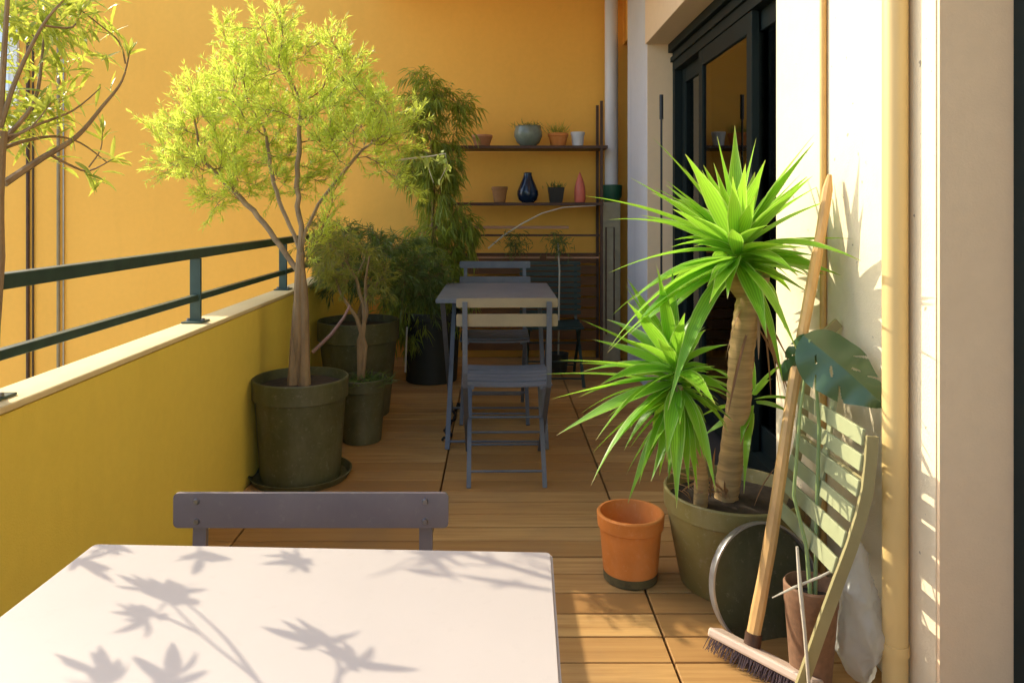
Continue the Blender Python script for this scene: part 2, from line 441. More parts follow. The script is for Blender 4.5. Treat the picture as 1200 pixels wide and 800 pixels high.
# black pole standing by the glass door
pole = thing('black_pole', 'slim black pole with a thicker grip standing beside the glass door', 'pole', (.905, 4.1, 0))
MB().tube([(0, 0, 0), (0, 0, 1.70)], .006, 8).build('shaft', M_black, pole, True)
MB().tube([(0, 0, 1.63), (0, 0, 1.765)], .011, 10).build('grip', M_black, pole, True)
MB().lathe([(0, 0), (.05, 0), (.05, .015), (.01, .03), (0, .03)]).build('foot', M_black, pole, True)

# ------------------------------------------------------------------ bistro chairs and tables
def folding_chair(label, loc, rz, slats, mats, group, width=.41, seatz=.424, topz=.775, screws=False, nseat=6, seat_slat_gap=.008):
    mb_, ms, ml = mats
    t = thing('folding_chair', label, 'chair', loc, group, rz)
    hw = width/2-.035
    for (z0, z1) in slats:
        m = MB(); yb = -.222+(.775-(z0+z1)/2)*.08
        vs = []
        n = 12; ro = .007
        pts = [(-width/2, z0+ro), (-width/2+ro*.3, z0+ro*.3), (-width/2+ro, z0)]
        pts = []
        for cx, cz, a0 in ((width/2-ro, z1-ro, 0), (-width/2+ro, z1-ro, 90), (-width/2+ro, z0+ro, 180), (width/2-ro, z0+ro, 270)):
            for k in range(4):
                a = R(a0+k*30); pts.append((cx+ro*math.cos(a), cz+ro*math.sin(a)))
        f = m.bm.faces.new([m.bm.verts.new((x, yb+.0125, z)) for x, z in pts])
        ex = bmesh.ops.extrude_face_region(m.bm, geom=[f])
        for v in [g for g in ex['geom'] if isinstance(g, bmesh.types.BMVert)]: v.co.y -= .007
        o = m.build('backrest', mb_, t)
        if screws:
            for sx in (-1, 1):
                for sz in ((z0+.010), (z1-.012)):
                    for ysgn, y_ in ((1, yb+.0125), ):
                        MB().tube([(sx*hw, y_, sz), (sx*hw, y_+ysgn*.003, sz)], [.0050, .0035], 12).build('screw', M_screw, o, True)
    for sx in (-1, 1):
        x = sx*hw
        MB().bar([(x, -.222, topz-.012), (x, -.205, seatz+.05), (x, -.185, seatz-.01), (x, .02, .235), (x, .30, .0)], .020, .010, (1, 0, 0)).build('leg', ml, t)
        x2 = sx*(hw-.014)
        MB().bar([(x2, -.17, 0), (x2, -.13, .06), (x2, .18, seatz-.012)], .018, .009, (1, 0, 0)).build('leg', ml, t)
    for w2, yy, zz in ((hw-.014, -.133, .055), (hw, .245, .046), (hw, .14, .134), (hw-.014, .02, .235)):
        MB().tube([(-w2, yy, zz), (w2, yy, zz)], .0055, 8).build('stretcher', ml, t, True)
    # seat: slats across, slightly dished
    sw = width/2-.020; m = MB(); y0 = -.195; dy = .40/nseat
    for k in range(nseat):
        pts = []
        ya = y0+k*dy+dy/2
        for i in range(9):
            u = -1+2*i/8; pts.append((u*sw, ya, seatz+.006*u*u-.003 - (.004 if k in (0, nseat-1) else 0)))
        m.bar(pts, dy-seat_slat_gap, .007, (0, 1, 0))
    m.build('seat', ms, t)
    for sx in (-1, 1): MB().bar([(sx*(hw-.03), -.195, seatz-.012), (sx*(hw-.03), .20, seatz-.012)], .012, .010, (1, 0, 0)).build('seat_frame', ml, t)
    return t

def bistro_table(label, loc, rz, W, D, zt, mtop, mleg, group):
    t = thing('bistro_table', label, 'table', loc, group, rz)
    m = MB(); ro = .009; pts = []
    for cx, cy, a0 in ((W/2-ro, D/2-ro, 0), (-W/2+ro, D/2-ro, 90), (-W/2+ro, -D/2+ro, 180), (W/2-ro, -D/2+ro, 270)):
        for k in range(6):
            a = R(a0+k*18); pts.append((cx+ro*math.cos(a), cy+ro*math.sin(a)))
    f = m.bm.faces.new([m.bm.verts.new((x, y, zt)) for x, y in pts])
    ex = bmesh.ops.extrude_face_region(m.bm, geom=[f])
    nv = [g for g in ex['geom'] if isinstance(g, bmesh.types.BMVert)]
    for v in nv: v.co.z -= .018
    top_e = [e for e in m.bm.edges if all(abs(v.co.z-zt) < 1e-6 for v in e.verts)]
    bmesh.ops.bevel(m.bm, geom=top_e, offset=.003, segments=2, affect='EDGES')
    m.build('tabletop', mtop, t, True)
    for sx in (-1, 1):
        x = sx*(W/2-.03)
        MB().bar([(x, -D/2+.04, zt-.02), (x, D/2-.06, 0)], .022, .010, (1, 0, 0)).build('leg', mleg, t)
        MB().bar([(x-sx*.02, D/2-.04, zt-.02), (x-sx*.02, -D/2+.06, 0)], .022, .010, (1, 0, 0)).build('leg', mleg, t)
    MB().tube([(-W/2+.03, D/2-.085, .03), (W/2-.03, D/2-.085, .03)], .006, 8).build('stretcher', mleg, t, True)
    MB().tube([(-W/2+.05, -D/2+.085, .03), (W/2-.05, -D/2+.085, .03)], .006, 8).build('stretcher', mleg, t, True)
    return t

G1 = 'folding metal bistro chairs'; G2 = 'rectangular metal bistro tables'
bistro_table('pale pinkish white table in the foreground dappled with leaf shadows', (-.235, .517, 0), R(-2.3), .572, .80, .714, M_table, M_purple, G2)
bistro_table('slate grey bistro table in the shade between two folding chairs', (-.003, 3.83, 0), 0, .57, .77, .716, M_bluegrey, M_bluegrey, G2)
folding_chair('plum grey folding chair with one screwed back slat tucked behind the pale table', (-.281, .915, 0), R(180), [(.652, .704)],
              (M_purple, M_purple, M_purple), G1, width=.414, seatz=.42, topz=.70, screws=True)
folding_chair('folding chair with two khaki back slats and blue grey seat before the shaded table', (.035, 3.19, 0), R(1),
              [(.739, .776), (.662, .712)], (M_khaki, M_bluegrey, M_bluegrey), G1, width=.408)
folding_chair('slate grey folding chair on the far side of the shaded table', (-.015, 4.20, 0), R(180),
              [(.785, .825), (.690, .735)], (M_bluegrey, M_bluegrey, M_bluegrey), G1, width=.42, topz=.82)
dk = folding_chair('dark green slatted folding chair standing right of the table against the shelves', (.37, 5.02, 0), R(180),
              [(.40+i*.038, .428+i*.038) for i in range(10)], (M_darkgreen, M_darkgreen, M_darkgreen), G1, width=.43, seatz=.36, topz=.76, nseat=7)

# ------------------------------------------------------------------ pots
def pot(name, label, cat, loc, r, h, rb, mat, rim=.04, rimout=.010, soil=M_soil, saucer=None, group=None, soilz=None, n=48):
    t = thing(name, label, cat, loc, group)
    body = [(0, .002), (rb, .002), (rb+(r-rimout-rb)*.98, h-rim), ]
    m = MB(); th = .008 if r > .1 else .005
    prof = [(0, .0), (rb-.004, .0), (rb, .004), (r-rimout, h-rim), (r-.001, h-rim+.004), (r, h-.004), (r-.003, h), (r-th, h), (r-th-.002, h-.006), (rb-th, .02), (0, .02)]
    m.lathe(prof, 0, 0, n); m.build('pot', mat, t, True)
    sz = soilz or h-.035*(1 if r > .1 else .4)
    u = (sz-.02)/(h-.02); rr = (rb-th)+(r-th-.002-(rb-th))*u - .001
    if soil:
        m = MB(); prof = [(0, sz+.006), (rr*.4, sz+.004), (rr*.8, sz-.002), (rr, sz-.004)]
        m.lathe(prof, 0, 0, 24)
        for v in m.bm.verts: v.co.z += random.uniform(-.004, .004)
        m.build('soil', soil, t, True)
    if saucer:
        rs = saucer
        MB().lathe([(0, .001), (rs*.92, .001), (rs, .03), (rs-.006, .031), (rs*.9, .006), (0, .006)], 0, 0, n).build('saucer', mat, t, True)
    return t

# ------------------------------------------------------------------ vegetation generators
def colonize(trunk, attr, step=.045, infl=.6, kill=.07, iters=90, bias=(0, 0, .12), extra=()):
    nodes = [np.array(p, float) for p in trunk]; par = [-1]+list(range(len(trunk)-1))
    for k0, ch in extra:
        prev = k0
        for p in ch: nodes.append(np.array(p, float)); par.append(prev); prev = len(nodes)-1
    A = np.array(attr, float); bias = np.array(bias)
    for it in range(iters):
        if len(A) == 0: break
        P = np.array(nodes)
        D = np.linalg.norm(A[:, None, :]-P[None], axis=2)
        near = D.argmin(1); dm = D[np.arange(len(A)), near]
        new = {}
        for i in range(len(A)):
            if dm[i] < infl or it < 4: new.setdefault(int(near[i]), []).append((A[i]-P[near[i]])/max(dm[i], 1e-6))
        added = 0
        for k, ds in new.items():
            v = np.mean(ds, 0)+bias+np.random.normal(0, .13, 3); v /= np.linalg.norm(v)+1e-9
            q = nodes[k]+v*step
            if min(np.linalg.norm(q-nodes[j]) for j in range(len(nodes)) if par[j] == k or j == k) < step*.3: continue
            nodes.append(q); par.append(k); added += 1
        P2 = np.array(nodes)
        D = np.linalg.norm(A[:, None, :]-P2[None], axis=2).min(1)
        A = A[D > kill]
        if not added: break
    return np.array(nodes), par

def branch_mesh(mb, nodes, par, r_tip=.0016, expo=2.3, rmax=None, n_thick=9):
    n = len(nodes); kids = [[] for _ in range(n)]
    for i, p in enumerate(par):
        if p >= 0: kids[p].append(i)
    rad = [0.0]*n
    for i in range(n-1, -1, -1):
        s = sum(rad[k]**expo for k in kids[i]); rad[i] = max(r_tip, s**(1/expo)) if kids[i] else r_tip
    if rmax:
        f = rmax/rad[0]
        rad = [r_tip+(r-r_tip)*f if f < 1 or True else r for r in rad]
    # chains
    stack = [(0, None)]
    done = set()
    while stack:
        i, prev = stack.pop()
        ch = [prev, i] if prev is not None else [i]
        cur = i
        while kids[cur]:
            ks = sorted(kids[cur], key=lambda k: -rad[k])
            for k in ks[1:]: stack.append((k, cur))
            cur = ks[0]; ch.append(cur)
        if len(ch) > 1:
            rr = [rad[c] for c in ch]
            if prev is not None: rr[0] = rr[1]
            big = max(rr)
            mb.tube([Vector(nodes[c]) for c in ch], rr, n_thick if big > .012 else (5 if big > .004 else 3), cap=big > .004)
    return rad, kids

def blades(base, dirs, lens, wid, droop=0.0, segs=1, curl=0):
    """arrays -> verts, faces of thin pointed blades"""
    n = len(base); base = np.asarray(base); dirs = np.asarray(dirs); lens = np.asarray(lens)[:, None]; wid = np.asarray(wid)[:, None]
    dirs = dirs/np.linalg.norm(dirs, axis=1)[:, None]
    rnd = np.random.normal(size=(n, 3)); side = np.cross(dirs, rnd); side /= np.linalg.norm(side, axis=1)[:, None]
    g = np.array([0, 0, -1.0])*droop
    p0 = base; p1 = base+dirs*lens*.45+g*lens*.12; p2 = base+dirs*lens+g*lens*.5
    V = np.stack([p0, p1-side*wid/2, p2, p1+side*wid/2], 1).reshape(-1, 3)
    Fc = np.arange(n*4).reshape(n, 4)
    return V.tolist(), Fc.tolist()

def ell(n, c, r, shell=.0):
    out = []
    while len(out) < n:
        p = np.random.uniform(-1, 1, 3); l = np.linalg.norm(p)
        if l <= 1 and l >= shell: out.append(np.array(c)+p*np.array(r))
    return out

def foliage(nodes, par, kids, rad, thr, per, tw, blade_n, bl, bw, spread=.9, droop=0, upb=.3, mindist=None):
    base = []; dirs = []; L = []; W = []; twigs = []
    for i in range(len(nodes)):
        if rad[i] > thr or par[i] < 0: continue
        pd = nodes[i]-nodes[par[i]]; pd /= np.linalg.norm(pd)+1e-9
        for _ in range(per if random.random() < per % 1 or per >= 1 else 0):
            d = pd*.7+np.random.normal(0, .55, 3)+np.array([0, 0, upb]); d /= np.linalg.norm(d)
            l = tw*random.uniform(.6, 1.3); end = nodes[i]+d*l
            twigs.append((nodes[i], nodes[i]+d*l*.5+np.array([0, 0, .004]), end+np.array([0, 0, -droop*l*.3])))
            for k in range(blade_n):
                u = random.uniform(.15, 1.02)
                base.append(nodes[i]+(twigs[-1][2]-nodes[i])*u)
                bd = d*1.0+np.random.normal(0, spread*.6, 3)+np.array([0, 0, -droop*.8]); dirs.append(bd)
                L.append(bl*random.uniform(.6, 1.25)); W.append(bw*random.uniform(.7, 1.3))
    return base, dirs, L, W, twigs

def tree(name, label, cat, loc, trunk_pts, attr, rmax, leaf, bark, thr=.003, per=2, tw=.09, blade_n=14, bl=.04, bw=.0045,
         droop=0, upb=.3, spread=.9, step=.045, kill=.07, parent=None, infl=.6, bias=(0, 0, .12), r_tip=.0014, trunks=None, group=None, extra=()):
    root = parent or thing(name, label, cat, loc, group)
    off = np.array(loc)
    nodes, par = colonize([np.array(p) for p in trunk_pts], attr, step, infl, kill, bias=bias, extra=extra)
    nodes = nodes-off
    mb = MB(); rad, kids = branch_mesh(mb, nodes, par, r_tip, 2.25, rmax)
    base, dirs, L, W, tws = foliage(nodes, par, kids, rad, thr, per, tw, blade_n, bl, bw, spread, droop, upb)
    for a, b, c in tws: mb.tube([Vector(a), Vector(b), Vector(c)], [.0011, .0009, .0005], 3, cap=False)
    if trunks: trunks(mb, off)
    mb.build('trunk', bark, root, True)
    V, Fc = blades(base, dirs, L, W, droop)
    raw('crown', V, Fc, leaf, root)
    print(name, len(nodes), 'nodes', len(V)//4, 'blades')
    return root

# --- the big bright feathery tree in its olive pot
pc = Vector((-.835, 3.15, 0))
big = pot('potted_tree', 'bright yellow-green feathery tree in a dark olive pot by the parapet', 'tree', pc, .20, .425, .165, M_olive, rim=.085, rimout=.012, saucer=.215)
att = []
att += ell(150, at(330, 115, 3.42), (.48, .25, .30))
att += ell(95, at(235, 160, 3.5), (.27, .18, .26))
att += ell(80, at(425, 150, 3.25), (.27, .24, .19))
att += ell(55, at(320, 60, 3.35), (.20, .18, .18))
att += ell(60, at(300, 210, 3.42), (.40, .20, .13))
att += ell(8, at(215, 205, 3.45), (.08, .1, .05)) + ell(12, at(250, 242, 3.4), (.08, .08, .05))
att += ell(14, at(460, 215, 3.15), (.10, .1, .06))
att += ell(5, at(260, 30, 3.35), (.04, .05, .04)) + ell(5, at(385, 45, 3.15), (.05, .05, .04)) + ell(4, at(325, 12, 3.2), (.04, .05, .02))
tp = [at(350, 455, 3.15), at(350, 420, 3.15), at(349, 385, 3.15), at(350, 350, 3.15), at(351, 320, 3.16), at(352, 298, 3.17)]
def chain(*pts):     # densify a drawn limb
    P = [Vector(p) for p in pts]; out = []
    for a, b in zip(P[:-1], P[1:]):
        n = max(1, int((b-a).length/.045))
        for k in range(1, n+1): out.append(a.lerp(b, k/n)+Vector((random.gauss(0, .003), random.gauss(0, .003), 0)))
    return out
ex = [(5, chain(tp[5], at(345, 275, 3.2), at(330, 245, 3.25), at(318, 205, 3.32), at(312, 160, 3.36))),
      (5, chain(tp[5], at(358, 272, 3.19), at(372, 240, 3.2), at(400, 205, 3.22), at(425, 175, 3.22))),
      (5, chain(tp[5], at(352, 265, 3.2), at(348, 220, 3.28), at(350, 180, 3.32), at(352, 130, 3.36))),
      (4, chain(tp[4], at(335, 298, 3.2), at(310, 262, 3.28), at(275, 225, 3.4), at(240, 190, 3.46))),
      (4, chain(tp[4], at(368, 290, 3.17), at(385, 255, 3.17), at(392, 225, 3.2)))]
def stems(mb, off):
    o3 = Vector(off)
    for pts, r0, r1 in (([(357, 458), (358, 410), (356, 350), (352, 300)], .026, .013),
                        ([(345, 458), (344, 400), (347, 345), (353, 296)], .024, .013),
                        ([(352, 458), (353, 400), (352, 345), (352, 298)], .028, .014)):
        k = len(pts)
        P = []
        for i, (x, y) in enumerate(pts):
            p = at(x, y, 3.145-.015*math.sin(i*2.1+r0*90)+.008*i)
            p += Vector((random.uniform(-.006, .006), random.uniform(-.02, .02), 0)); P.append(p-o3)
        # densify
        Q = []; RR = []
        for i in range(k-1):
            for s in range(4):
                u = s/4; Q.append(P[i].lerp(P[i+1], u)); RR.append((r0+(r1-r0)*((i+u)/(k-1)))*random.uniform(.93, 1.08))
        Q.append(P[-1]); RR.append(r1)
        mb.tube(Q, RR, 9)
tree('potted_tree', '', '', tuple(pc), tp, att, .022, L_fine, M_bark, thr=.0050, per=4, tw=.11, blade_n=32, bl=.034, bw=.0042,
     upb=.45, parent=big, trunks=stems, spread=.85, extra=ex)

# --- second, small pot with slim tree
pc = Vector((-.667, 3.65, 0))
p2 = pot('potted_tree', 'slim double-stemmed tree in the smaller grey-green pot between two larger pots', 'tree', pc, .125, .31, .095, M_olive, rim=.06, saucer=None)
att = ell(70, at(400, 305, 3.7), (.17, .18, .14)) + ell(30, at(440, 330, 3.75), (.10, .15, .10)) + ell(25, at(385, 280, 3.6), (.12, .12, .12))
tp = [at(424, 440, 3.65), at(424, 410, 3.65), at(427, 380, 3.65), at(426, 355, 3.66)]
def stems2(mb, off):
    o3 = Vector(off)
    for pts in ([(422, 446), (421, 400), (430, 365), (428, 330), (433, 300)], [(424, 446), (428, 405), (418, 372), (400, 345), (390, 318)]):
        mb.tube([at(x, y, 3.65)-o3 for x, y in pts], [.014, .012, .010, .007, .004], 8)
tree('potted_tree', '', '', tuple(pc), tp, att, .012, L_shade, M_bark, thr=.004, per=3, tw=.09, blade_n=22, bl=.045, bw=.005,
     upb=.1, droop=.4, parent=p2, trunks=stems2)
# undergrowth at its foot
def tuft(parent, name, c, r, n, l, w, leaf, up=1.0, spread=.7, droop=.3):
    base = [np.array(c)+np.array([random.gauss(0, r*.5), random.gauss(0, r*.5), random.uniform(0, .01)]) for _ in range(n)]
    dirs = [np.array([random.gauss(0, spread), random.gauss(0, spread), up]) for _ in range(n)]
    V, Fc = blades(base, dirs, [l*random.uniform(.4, 1.1) for _ in range(n)], [w*random.uniform(.7, 1.2) for _ in range(n)], droop)
    return raw(name, V, Fc, leaf, parent)
tuft(p2, 'undergrowth', (0.02, 0, .28), .11, 350, .09, .005, L_dark, .5, .8)

# --- large dark pot behind
pc = Vector((-.775, 4.14, 0))
p3 = pot('potted_shrub', 'dense dark green shrub in the broad olive pot behind the small one', 'shrub', pc, .225, .52, .17, M_olive, rim=.11, rimout=.014)
att = ell(150, at(455, 315, 4.2), (.30, .28, .20)) + ell(90, at(410, 300, 4.2), (.24, .24, .18)) + ell(40, at(505, 330, 4.3), (.15, .2, .16))
tp = [Vector((-.775, 4.14, .47)), Vector((-.77, 4.15, .56)), Vector((-.75, 4.15, .62))]
tree('potted_shrub', '', '', tuple(pc), tp, att, .014, L_dark, M_twig, thr=.005, per=3, tw=.11, blade_n=22, bl=.055, bw=.006,
     droop=.6, upb=.1, parent=p3)
# --- tall hanging-leaved plant near the shelves
pc = Vector((-.44, 4.95, 0))
p4 = pot('potted_bamboo', 'tall drooping bamboo-like plant in a black pot beside the shelves', 'plant', pc, .20, .46, .17, M_darkpot, rim=.05)
att = ell(45, at(498, 120, 5.0), (.13, .2, .22)) + ell(60, at(505, 190, 5.0), (.19, .22, .22)) + ell(60, at(520, 262, 5.0), (.24, .22, .26)) + ell(55, at(495, 330, 5.0), (.32, .25, .25)) + ell(12, at(540, 122, 5.0), (.13, .06, .02)) + ell(25, at(470, 370, 4.9), (.18, .15, .16))
tp = [Vector((-.44, 4.95, .42)), Vector((-.44, 4.97, .60)), Vector((-.43, 4.98, .8)), Vector((-.44, 5.0, 1.0)), Vector((-.43, 5.0, 1.25)), Vector((-.43, 5.0, 1.5))]
tree('potted_bamboo', '', '', tuple(pc), tp, att, .013, L_bamboo, M_twig, thr=.005, per=4, tw=.12, blade_n=14, bl=.075, bw=.009,
     droop=1.0, upb=.0, spread=.8, parent=p4, bias=(0, 0, .02))
# vine sprig catching the light between the trees
vine = thing('leafy_sprig', 'pale lit sprig with broad leaves dangling before the hanging bamboo', 'branch', at(485, 185, 3.35))
vo = at(485, 185, 3.35); m = MB()
path = [at(452, 190, 3.2), at(478, 186, 3.3), at(500, 184, 3.35), at(522, 180, 3.35), at(524, 195, 3.35), at(515, 212, 3.35)]
m.tube([p-vo for p in path], [.005, .004, .0035, .003, .0022, .0015], 6)
m.tube([at(500, 184, 3.35)-vo, at(503, 200, 3.34)-vo, at(508, 214, 3.33)-vo], [.0025, .002, .0012], 5)
m.build('stem', M_palecane, vine, True)
base = []; dirs = []
for i in range(46):
    k = random.uniform(1.2, len(path)-1.01); a = int(k); p = path[a].lerp(path[a+1], k-a)-vo
    base.append(np.array(p)+np.random.normal(0, .006, 3)); dirs.append(np.array([random.gauss(0, .7), random.gauss(0, .6), random.uniform(-1.2, .3)]))
V, Fc = blades(base, dirs, [random.uniform(.03, .06) for _ in base], [random.uniform(.013, .022) for _ in base], .3)
raw('leaves', V, Fc, L_vine, vine)

# --- left tree close to the camera
pc = Vector((-.905, 1.30, 0))
p5 = pot('potted_tree', 'tree with bare curving branches and long willow leaves at the left edge', 'tree', pc, .12, .25, .09, M_olive, rim=.05)
def src(px, py, t):    # a leaf cluster hangs where the sun carries its shadow to the table
    d = .416*F/(py-VY); p = Vector(((px-VX)*d/F, d, .714)); return p-SUNV*t
o3 = pc; m = MB()
TR = [(-20, 760), (-12, 620), (-6, 480), (-3, 380), (-2, 300), (-3, 230), (0, 180), (4, 140)]
P = [at(x, y, 1.5) for x, y in TR]; P[0] = Vector((-.905, 1.3, .20)); P[1] = at(-24, 620, 1.33); P[2] = at(-15, 480, 1.40); P[3] = at(-8, 380, 1.45)
Q = []; RR = []
for i in range(len(P)-1):
    for s in range(3):
        u = s/3; Q.append(P[i].lerp(P[i+1], u)-o3); RR.append((.015-.005*((i+u)/(len(P)-1)))*random.uniform(.95, 1.06))
m.tube(Q, RR, 10)
clusters = []
def br(pts, r0, r1, tip=True):
    pts = [Vector(p) for p in pts]; Q = []; RR = []; n = len(pts)
    # Catmull-Rom
    for i in range(n-1):
        a = pts[max(i-1, 0)]; b = pts[i]; c = pts[i+1]; d = pts[min(i+2, n-1)]
        for s in range(4):
            u = s/4; Q.append(.5*((2*b)+(-a+c)*u+(2*a-5*b+4*c-d)*u*u+(-a+3*b-3*c+d)*u**3)-o3); RR.append(r0+(r1-r0)*(i+u)/(n-1))
    Q.append(pts[-1]-o3); RR.append(r1); m.tube(Q, RR, 6)
    if tip: clusters.append((Q[-1], (Q[-1]-Q[-4]).normalized()))
    return Q
br([at(5, 215, 1.581), at(50, 185, 1.690), at(90, 160, 1.788), at(120, 125, 1.864), at(143, 95, 1.935), at(152, 60, 1.964)], .0085, .0018)
br([at(147, 75, 1.943), at(140, 50, 1.928), at(115, 28, 1.883), at(85, 5, 1.807)], .0025, .0015)
br([at(0, 175, 1.580), at(30, 165, 1.676), at(65, 160, 1.783), at(95, 168, 1.849), at(125, 190, 1.915)], .005, .0014, False)
br([at(60, 182, 1.712), at(85, 195, 1.767), at(105, 200, 1.821), at(135, 185, 1.897)], .004, .0013)
br([at(98, 199, 1.806), at(106, 208, 1.823)], .003, .0015)
br([at(104, 196, 1.819), at(118, 175, 1.850), at(120, 152, 1.854)], .002, .001)
br([at(2, 170, 1.584), at(35, 150, 1.667), at(85, 130, 1.787), at(118, 103, 1.870)], .0045, .0012, False)
br([at(3, 165, 1.587), at(40, 120, 1.708), at(50, 60, 1.780), at(52, 25, 1.804)], .006, .002)
br([at(0, 150, 1.580), at(20, 90, 1.594), at(50, 30, 1.630), at(75, 0, 1.665)], .006, .002)
br([at(50, 30, 1.630), at(85, 32, 1.707), at(96, 10, 1.731)], .003, .0015)
br([at(0, 140, 1.580), at(5, 60, 1.591), at(10, -20, 1.602), at(15, -90, 1.603)], .007, .003)
br([at(2, 160, 1.584), at(28, 155, 1.612), at(45, 140, 1.639), at(60, 120, 1.662)], .003, .0012)
# branches whose shadows reach the table
tb = at(-8, 380, 1.45)
big_from = len(clusters)
for stem in ([(330, 830, .56), (300, 795, .60), (235, 742, .68), (186, 690, .74)], [(300, 795, .60), (262, 745, .66), (212, 700, .72)],
             [(235, 742, .68), (190, 722, .70), (165, 722, .72)],
             [(380, 830, .58), (398, 790, .62), (392, 768, .66), (372, 748, .70)], [(398, 790, .62), (420, 772, .66)],
             [(352, 610, .84), (345, 655, .80)], [(228, 610, .80), (235, 652, .78)],
             [(100, 600, .80), (122, 640, .78)], [(60, 640, .74), (92, 658, .74)], [(150, 830, .60), (122, 790, .64)], [(190, 830, .60), (203, 792, .62)]):
    q = [src(*v) for v in stem]
    if stem[0][1] > 820: br([tb, Vector((-1.09, 1.12, .98)), Vector((-1.06, 1.0, 1.08)), q[0]], .004, .0025, False)
    br(q, .0022, .0012)
big_to = len(clusters)
m.build('trunk', M_bark, p5, True)
# long leaves: folded blades, whorled at tips + scattered
def longleaf(V, Fc, UV, p, d, L, W, droop, segs=5, fold=.35, roll=0, wfun=None):
    d = Vector(d).normalized(); p = Vector(p)
    side = d.cross(Vector((0, 0, 1)))
    if side.length < .05: side = Vector((1, 0, 0))
    side.normalize(); side = Matrix.Rotation(roll, 3, d) @ side
    b0 = len(V)
    for i in range(segs+1):
        u = i/segs
        w = (wfun(u) if wfun else math.sin(math.pi*min(1, u*.93+.07))**.8)*W/2
        if i == segs: w = .0006
        up = side.cross(d).normalized()
        V.append(tuple(p-side*w+up*w*fold)); V.append(tuple(p)); V.append(tuple(p+side*w+up*w*fold))
        UV += [(0, u), (.5, u), (1, u)]
        d = (d+Vector((0, 0, -droop/segs))).normalized(); side = (side-d*side.dot(d)).normalized()
        p = p+d*(L/segs)
    for i in range(segs):
        a = b0+3*i; Fc.append((a, a+1, a+4, a+3)); Fc.append((a+1, a+2, a+5, a+4))
V = []; Fc = []; UV = []
for ci, (p, d) in enumerate(clusters):
    bg_ = big_from <= ci < big_to
    for k in range(15 if bg_ else 9):
        dd = d*1.2+Vector((random.gauss(0, .55), random.gauss(0, .55), random.gauss(0, .5)))
        longleaf(V, Fc, UV, p-d*random.uniform(0, .03), dd, random.uniform(.035, .065)*(.74 if bg_ else 1), random.uniform(.007, .012)*(1.1 if bg_ else 1), random.uniform(0, .6), 4, roll=random.uniform(-1, 1))
for c, rr, nn in ((at(45, 50, 1.85), .085, 200), (at(12, 140, 1.75), .05, 150), (at(5, 10, 1.85), .09, 240), (at(75, 15, 1.85), .06, 90), (at(55, 125, 1.8), .05, 45), (at(95, 190, 1.8), .035, 12)):
    for k in range(nn):
        g3 = lambda: max(-1.5, min(1.5, random.gauss(0, 1)))*rr
        q = Vector(c)-o3+Vector((g3(), g3(), g3()*.7))
        dd = Vector((random.gauss(.2, .8), random.gauss(0, .8), random.gauss(-.1, .6)))
        longleaf(V, Fc, UV, q, dd, random.uniform(.04, .09), random.uniform(.006, .013), random.uniform(0, .9), 4, roll=random.uniform(-1, 1))
for (x, y, dx, dz, l) in ((62, 35, .5, -.75, .10), (70, 38, .6, -.6, .085), (55, 32, .55, -.9, .11), (80, 35, .3, -.9, .06), (48, 30, .2, -1, .08), (60, 25, .9, -.3, .07), (40, 35, .8, -.2, .08), (10, 105, 1, .05, .12), (0, 60, .6, -.8, .09), (90, 20, .3, -1, .05),
                        (88, 190, .6, -.3, .05), (95, 195, .8, -.6, .06), (100, 200, .5, -1, .05), (100, 205, .9, -.1, .05), (20, 170, .8, -.9, .06), (5, 170, .7, .3, .1)):
    longleaf(V, Fc, UV, at(x, y, 1.72)-o3, (dx, random.uniform(-.2, .2), dz), l, .0105, .3, 6, roll=random.uniform(-.6, .6))
raw('crown', V, Fc, L_left, p5, True)

# --- stakes and canes
o = MB().bar([at(477, 383, 4.75), at(475, 436, 4.70)], .010, .010, (1, 0, 0)).build('plant_stake', M_palecane); move(o, at(475, 436, 4.70)); tag(o, 'short white stake upright in front of the black pot', 'stake')
o = MB().tube([at(366, 413, 3.45), at(388, 392, 3.5), at(403, 372, 3.55), at(410, 358, 3.58)], [.009, .0085, .007, .006], 8).build('cane', M_pinkcane, None, True)
tag(move(o, at(366, 413, 3.45)), 'pinkish cane leaning between the trunk and the small pot', 'cane')
pts = [at(572, 291, 5.25), at(590, 276, 5.25), at(612, 262, 5.25), at(635, 250, 5.25), at(660, 243, 5.25), at(698, 241, 5.25)]
o = MB().tube(pts, [.006, .006, .006, .005, .004, .002], 6).build('arched_cane', M_palecane, None, True)
tag(move(o, pts[0]), 'thin pale arching cane in front of the shelves', 'cane')

# ------------------------------------------------------------------ shelf unit
sx0, sx1 = -.30, .775; sy0, sy1 = 5.45, 5.70
sh = thing('shelf_unit', 'tall rust brown open shelf unit against the orange wall', 'shelf', (.24, 5.58, 0))
mo = Matrix.Translation((-.24, -5.58, 0))
for X in (-.42, sx1-.02):
    for Y in (sy0, sy1-.02):
        MB().box(X, X+.020, Y, Y+.020, 0, 1.93 if X > 0 else 1.58).build('post', M_shelf, sh, xf=mo)
for z, xa in ((1.602, -.42), (1.184, -.42)):
    MB().box(xa+.0, .81 if z > 1.5 else sx1+.004, sy0-.006, sy1, z-.022, z, bev=.002).build('shelf', M_shelf, sh, xf=mo)
MB().box(-.46, .52, sy0-.03, sy0+.03, .992, 1.012, bev=.002).build('shelf', M_batten, sh, xf=mo)
MB().box(-.45, sx1-.022, sy0+.022, sy0+.042, .935, .950).build('rail', M_shelf, sh, xf=mo)
MB().box(-.26, .31, sy0-.02, sy0+.03, .775, .786).build('shelf', M_batten, sh, xf=mo)
MB().box(.36, sx1-.03, sy0-.02, sy0+.03, .775, .786).build('shelf', M_batten, sh, xf=mo)
